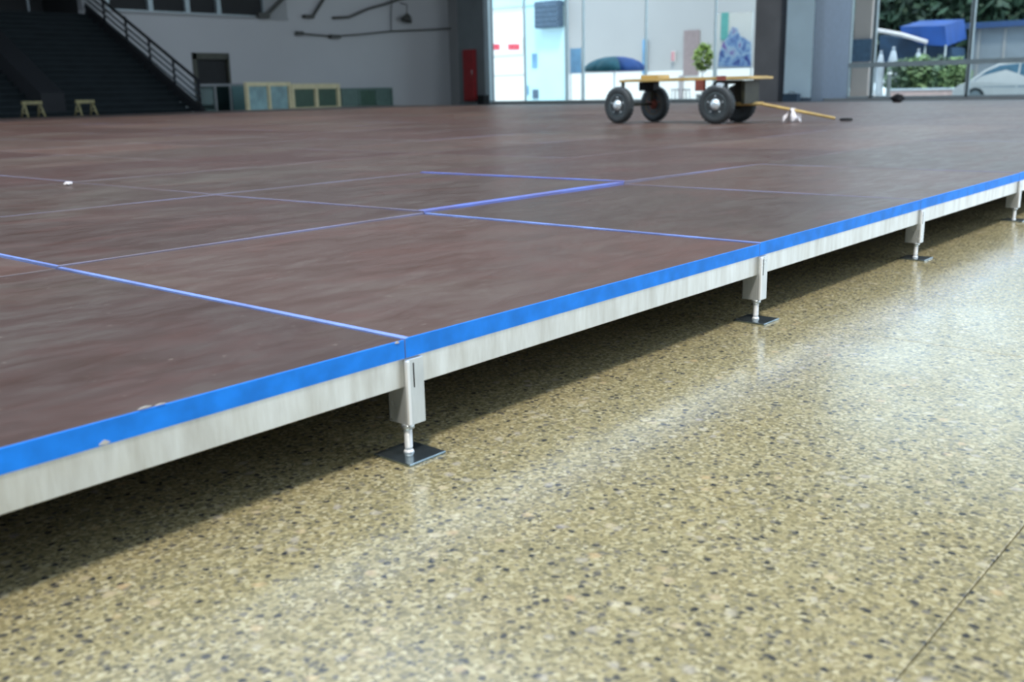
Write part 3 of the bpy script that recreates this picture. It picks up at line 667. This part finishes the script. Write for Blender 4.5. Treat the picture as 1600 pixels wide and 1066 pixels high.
# leaf clusters
def crown(bm, c, r, n, size, sq=1.):
    for _ in range(n):
        d = Vector((random.gauss(0,1), random.gauss(0,1), random.gauss(0,1))).normalized(); p = Vector(c) + Vector((d.x*r[0], d.y*r[1], d.z*r[2]))*random.uniform(.55, 1.05)**.6
        u = Vector((random.gauss(0,1), random.gauss(0,1), random.gauss(0,1))).normalized(); v = u.orthogonal().normalized(); s_ = size*random.uniform(.6, 1.4)
        vs = [bm.verts.new(p+u*s_), bm.verts.new(p+v*s_*.45), bm.verts.new(p-u*s_), bm.verts.new(p-v*s_*.45)]; bm.faces.new(vs)
M_leafd = leaf_material('dark_green_leaves', (.035,.08,.042)); M_leafm = leaf_material('mid_green_leaves', (.08,.15,.06)); M_leafy = leaf_material('yellow_green_leaves', (.30,.42,.08))
M_hedged = leaf_material('green_shrub_leaves', (.12,.21,.12)); M_hedgem = leaf_material('fresh_green_shrub_leaves', (.22,.34,.14))
M_bark = mat('brown_bark', (.08,.06,.045), .9, vary=.3)
# potted plant by the mauve door
c = P(1098, 118, 0, 40.5); pp = thing('potted_plant', 'yellow-green potted plant standing beside the mauve door', 'plant', (c.x, c.y, ZO))
bm = bmesh.new(); bm_lathe(bm, [(.22,0), (.28,.5), (.31,.5), (.31,.55), (.2,.55)], 16); build('pot', bm, M_greywall, pp)
tube('stem', [(0,0,.5), (.02,.05,1.0), (0,0,1.6)], .02, M_bark, pp, 6)
bm = bmesh.new(); zc_ = P(1098, 90, 0, 40.5).z-ZO; crown(bm, (0, 0, zc_), (.35,.42,.62), 260, .16); o = build('foliage', bm, M_leafy, pp); o['kind'] = 'stuff'
# small pink sign
q = P(1052, 88, 0, XB-.1); pk = thing('notice_board', 'small pink notice on the pale wall between the parasol and the mauve door', 'notice', (XB-.15, q.y, q.z))
box('board', (0,-.09,-.22), (.03,.09,.22), mat('pink_print', (.62,.30,.32), .6, vary=.2), pk); box('frame', (.03,-.11,-.24), (.06,.11,.24), M_outwall, pk)
# two stools outside, seen beneath the cart
def stool(px, label):
    q = P(px, 150, 0, 35.5); t = thing('stool', label, 'stool', (q.x, q.y, ZO), .2, 'stools beyond the glazing')
    h = P(px, 139, 0, 35.5).z-ZO
    bm = bmesh.new(); bm_lathe(bm, [(.17,h-.04), (.19,h-.03), (.19,h-.005), (.17,h)], 16); build('seat', bm, M_mauve, t)
    for k in range(4): a = k*math.pi/2+.4; tube('leg', [(.12*math.cos(a), .12*math.sin(a), h-.03), (.19*math.cos(a), .19*math.sin(a), 0)], .016, M_mauve, t, 6)
    bm = bmesh.new(); bm_tube(bm, [(.16*math.cos(a), .16*math.sin(a), h*.4) for a in [k*math.pi/6+.4 for k in range(13)]], .01, 6); build('foot_ring', bm, M_mauve, t)
stool(1055, 'grey-mauve stool seen under the cart deck, further from the front wheel'); stool(1072, 'grey-mauve stool seen under the cart deck, nearer the front wheel')

# right-hand view: peach pier, blue market tent, hedge, low wall, car, grey shed, trees
pier = thing('peach_pier', 'peach rendered pier outside the narrow window beside the grey pillar', 'pier', (36, 0, ZO))
a = P(1331, 100, 0, 36); b = P(1358, 100, 0, 36)
box('shaft', (0, b.y, 0), (.6, a.y, 5.5), M_beige, pier, .01)
box('base', (-.08, b.y-.06, 0), (.66, a.y+.06, .45), M_beige, pier, .01)
c0 = P(1326, 62, 0, 35.9); c1 = P(1360, 96, 0, 35.9)
box('panel', (-.1, c1.y-.02, c1.z-ZO), (-.01, c0.y+.2, c0.z-ZO), M_slate, pier)
def tarp():
    X = 46; t = thing('market_tent', 'bright blue tarpaulin tent with a pale slanting bar outside the right windows', 'tent', (X, 0, ZO)); o_ = t.location
    def q(px, py, dx=0.): v = P(px, py, 0, X); return Vector((dx, v.y, v.z-ZO))
    bm = bmesh.new()
    pts = [(1406, 42), (1476, 40), (1480, 72), (1440, 70), (1410, 56)]
    A = [bm.verts.new(q(*p)) for p in pts]; B = [bm.verts.new(q(*p)+Vector((2.5, 0, .35))) for p in pts]
    for k in range(5): n = (k+1) % 5; bm.faces.new((A[k], A[n], B[n], B[k]))
    bm.faces.new(A[::-1]); bm.faces.new(B); build('blue_sheet', bm, mat('blue_tarpaulin', (.012,.07,.30), .55, vary=.35, vscale=1.2), t)
    bm = bmesh.new(); pts = [(1366,54), (1410,60), (1480,74), (1480,98), (1366,98)]
    A = [bm.verts.new(q(*p, .6)) for p in pts]; B = [bm.verts.new(q(*p, 2.4)) for p in pts]
    for k in range(5): n = (k+1) % 5; bm.faces.new((A[k], A[n], B[n], B[k]))
    bm.faces.new(A[::-1]); bm.faces.new(B); build('back_sheet', bm, mat('navy_tarpaulin', (.012,.045,.10), .6, vary=.4, vscale=1.5), t)
    tube('slanting_bar', [q(1366,46,-.1), q(1410,54,-.1), q(1450,66,-.1)], .09, M_cloth, t, 6)
    for px in (1368, 1446, 1478): v = q(px, 70); tube('pole', [(0, v.y, 0), (0, v.y, v.z)], .04, M_frame, t, 6)
    return t
tarp()
M_pale = mat('pale_sacking', (.45,.50,.56), .8, vary=.3, vscale=3)
for k, (pa, pb, pt, lb) in enumerate(((1370, 1383, 79, 'pale sack under the blue tent, nearest the thick mullion'), (1388, 1404, 73, 'taller pale sack in the middle under the blue tent'), (1428, 1442, 76, 'pale sack at the right end under the blue tent'))):
    a = P(pa, 95, 0, 45); b = P(pb, pt, 0, 45); t = thing('sack', lb, 'sack', (45, (a.y+b.y)/2, ZO)); hw = abs(a.y-b.y)/2; top = b.z-ZO
    bm = bmesh.new(); bm_lathe(bm, [(hw*.8,0), (hw*1.05,.2), (hw*1.0,top*.75), (hw*.45,top*.93), (hw*.2,top*.95), (hw*.35,top)], 12); build('body', bm, M_pale, t)
    bm = bmesh.new(); bm_lathe(bm, [(hw*.25,top*.93), (hw*.3,top*.95), (hw*.25,top*.97)], 12); build('tie', bm, M_slate, t)
lw = thing('low_wall', 'low pale pinkish wall with a coping outside the right windows', 'wall', (40, 0, ZO))
a = P(1385, 140, 0, 40); b = P(1497, 140, 0, 40); top = P(1440, 138, 0, 40).z-ZO
box('body', (0, b.y, 0), (.3, a.y, top-.06), mat('pinkish_render', (.62,.47,.46), .8, vary=.15), lw); box('coping', (-.04, b.y-.03, top-.06), (.34, a.y+.03, top), M_collight, lw)
def hedge(px, X, w_, h, label, m):
    q = P(px, 140, 0, X); t = thing('hedge_shrub', label, 'shrub', (X, q.y, ZO)); bm = bmesh.new(); crown(bm, (0,0,h*.62), (.5,w_,h*.55), 900, .15)
    o = build('foliage', bm, m, t); o['kind'] = 'stuff'; tube('stem', [(0,0,0), (.03,.02,h*.6)], .04, M_bark, t, 6)
hedge(1412, 41.5, .75, 1.5, 'dark green shrub behind the left end of the low pinkish wall', M_hedged)
hedge(1437, 41.5, .75, 1.6, 'yellow-green shrub in the middle behind the low pinkish wall', M_hedgem)
hedge(1465, 41.6, .8, 1.55, 'deep green shrub right of the yellow-green one behind the low wall', M_hedged)
hedge(1490, 41.5, .6, 1.5, 'mid green shrub behind the right end of the low pinkish wall', M_hedgem)
q = P(1389, 130, 0, 39); tube_ = thing('bollard', 'dark slim bollard outside at the left end of the low wall', 'bollard', (39, q.y, ZO))
bm = bmesh.new(); hh = P(1389, 108, 0, 39).z-ZO; bm_lathe(bm, [(.09,0), (.09,.05), (.07,.06), (.07,hh-.06), (.03,hh)], 12); build('shaft', bm, M_pillar, tube_); 
bm = bmesh.new(); bm_lathe(bm, [(.074,hh-.2), (.076,hh-.12)], 12); build('band', bm, M_outwall, tube_)
# white car, side on
q = P(1488, 130, 0, 38); car = thing('van', 'white van with large blue-tinted windows parked outside the far right window', 'van', (38, q.y, ZO)); 
body = [(0,.32), (.02,.55), (.2,.72), (.55,.86), (1.0,1.22), (1.45,1.44), (2.2,1.50), (3.6,1.48), (4.1,1.40), (4.35,1.0), (4.4,.6), (4.36,.32), (3.9,.22), (.35,.22)]
M_car = mat('white_car_paint', (.72,.70,.68), .3, vary=.05, coat=.5)
bm = bmesh.new(); A = []; B = []; 
for s_, lst in ((0, A), (1, B)):
    for yy, z in body: ins = .22*max(0, (z-.95)/.5); lst.append(bm.verts.new((ins if s_ == 0 else 1.72-ins, -yy, z)))
n_ = len(body)
for k in range(n_): n = (k+1) % n_; bm.faces.new((A[k], A[n], B[n], B[k]))
bm.faces.new(A[::-1]); bm.faces.new(B); build('body', bm, M_car, car, .03)
M_tint = mat('blue_tinted_car_glass', (.12,.24,.34), .15, vary=.2)
for poly in ([(.62,.66), (.74,.88), (1.06,1.16), (1.48,1.37), (2.1,1.42), (2.1,.64)], [(2.16,.64), (2.16,1.42), (3.0,1.42), (3.0,.64)], [(3.06,.64), (3.06,1.42), (3.7,1.40), (4.1,1.1), (4.15,.66)]):
    bm = bmesh.new(); A = [bm.verts.new((.22*max(0,(z-.95)/.5)-.012, -y, z)) for y, z in poly]; B = [bm.verts.new((.22*max(0,(z-.95)/.5)+.012, -y, z)) for y, z in poly]
    for k in range(len(A)): n = (k+1) % len(A); bm.faces.new((A[k], A[n], B[n], B[k]))
    bm.faces.new(A[::-1]); bm.faces.new(B); build('side_window', bm, M_tint, car)
bm = bmesh.new(); A = [bm.verts.new(p) for p in ((.1,-.62,.93), (1.62,-.62,.93), (1.48,-1.36,1.415), (.24,-1.36,1.415))]; B = [bm.verts.new((v.co.x, v.co.y-.05, v.co.z-.06)) for v in A]
for k in range(4): n = (k+1) % 4; bm.faces.new((A[k], A[n], B[n], B[k]))
bm.faces.new(A[::-1]); bm.faces.new(B); build('windscreen', bm, M_tint, car)
for x in (-.01, 1.52):
    for yy in (-.8, -3.5):
        bm = bmesh.new(); bm_lathe(bm, [(.2,0), (.31,0), (.33,.03), (.33,.17), (.31,.2), (.2,.2)], 20, Matrix.Translation((x, yy, .33)) @ Matrix.Rotation(math.pi/2, 4, 'Y')); wv = build('wheel', bm, M_rubber, car)
        bm = bmesh.new(); bm_lathe(bm, [(.2,-.005), (.2,.205)], 16, Matrix.Translation((x, yy, .33)) @ Matrix.Rotation(math.pi/2, 4, 'Y')); build('hubcap', bm, M_frame, wv)
# grey shed
sh = thing('grey_shed', 'grey metal shed with a blue roof edge outside the far right window', 'shed', (50, 0, ZO))
a = P(1517, 45, 0, 50); b = P(1600, 45, 0, 50)
box('wall', (0, b.y-3, 0), (4, a.y, a.z-ZO), mat('blue_grey_sheet_metal', (.20,.235,.27), .5, vary=.15, vscale=1.2), sh)
bm = bmesh.new(); bm_box(bm, (-.3, b.y-3.2, a.z-ZO), (4.3, a.y+.2, a.z-ZO+.25)); build('roof', bm, mat('navy_roof_sheet', (.03,.07,.18), .5, vary=.2), sh)
for k in range(7): yy = a.y-.4-k*1.1; box('rib', (-.05, yy-.05, 0), (0, yy+.05, a.z-ZO-.05), M_greywall, sh)
# trees
def tree(px, X, h, r, label, m, n=5600):
    q = P(px, 100, 0, X); t = thing('tree', label, 'tree', (X, q.y, ZO), 0, None)
    bm = bmesh.new(); bm_tube(bm, [(0,0,0), (.1,.05,h*.3), (0,.15,h*.62)], [.22,.17,.09], 8)
    for k in range(5): a = k*1.3; bm_tube(bm, [(.05,.08,h*(.3+.05*k)), (r*.5*math.cos(a), r*.5*math.sin(a), h*(.5+.06*k))], [.08,.03], 6)
    build('trunk', bm, M_bark, t)
    bm = bmesh.new()
    for k in range(7): a = k*2.4; crown(bm, (r*.45*math.cos(a), r*.5*math.sin(a), h*.52+random.uniform(-.24,.30)*h), (r*.6, r*.6, h*.27), n//7, .34)
    o = build('foliage', bm, m, t); o['kind'] = 'stuff'
tree(1375, 58, 9, 3.6, 'dark bushy tree outside, just right of the thick window mullion', M_leafd)
tree(1430, 62, 10, 4.0, 'tall mid green tree behind the middle of the blue tent', M_leafm)
tree(1482, 57, 9.5, 3.6, 'dark tree behind the right end of the blue tent', M_leafd)
tree(1540, 60, 10, 4.2, 'mid green tree rising behind the grey shed, nearer the thin mullion', M_leafm)
tree(1592, 58, 9.5, 4.0, 'dark green tree behind the grey shed at the right edge', M_leafd)
tree(1660, 60, 10, 4.2, 'dark green tree beyond the right edge of the far right window', M_leafd)
tree(1335, 66, 10, 4.2, 'hazy dark tree beyond the peach pier', M_leafd)
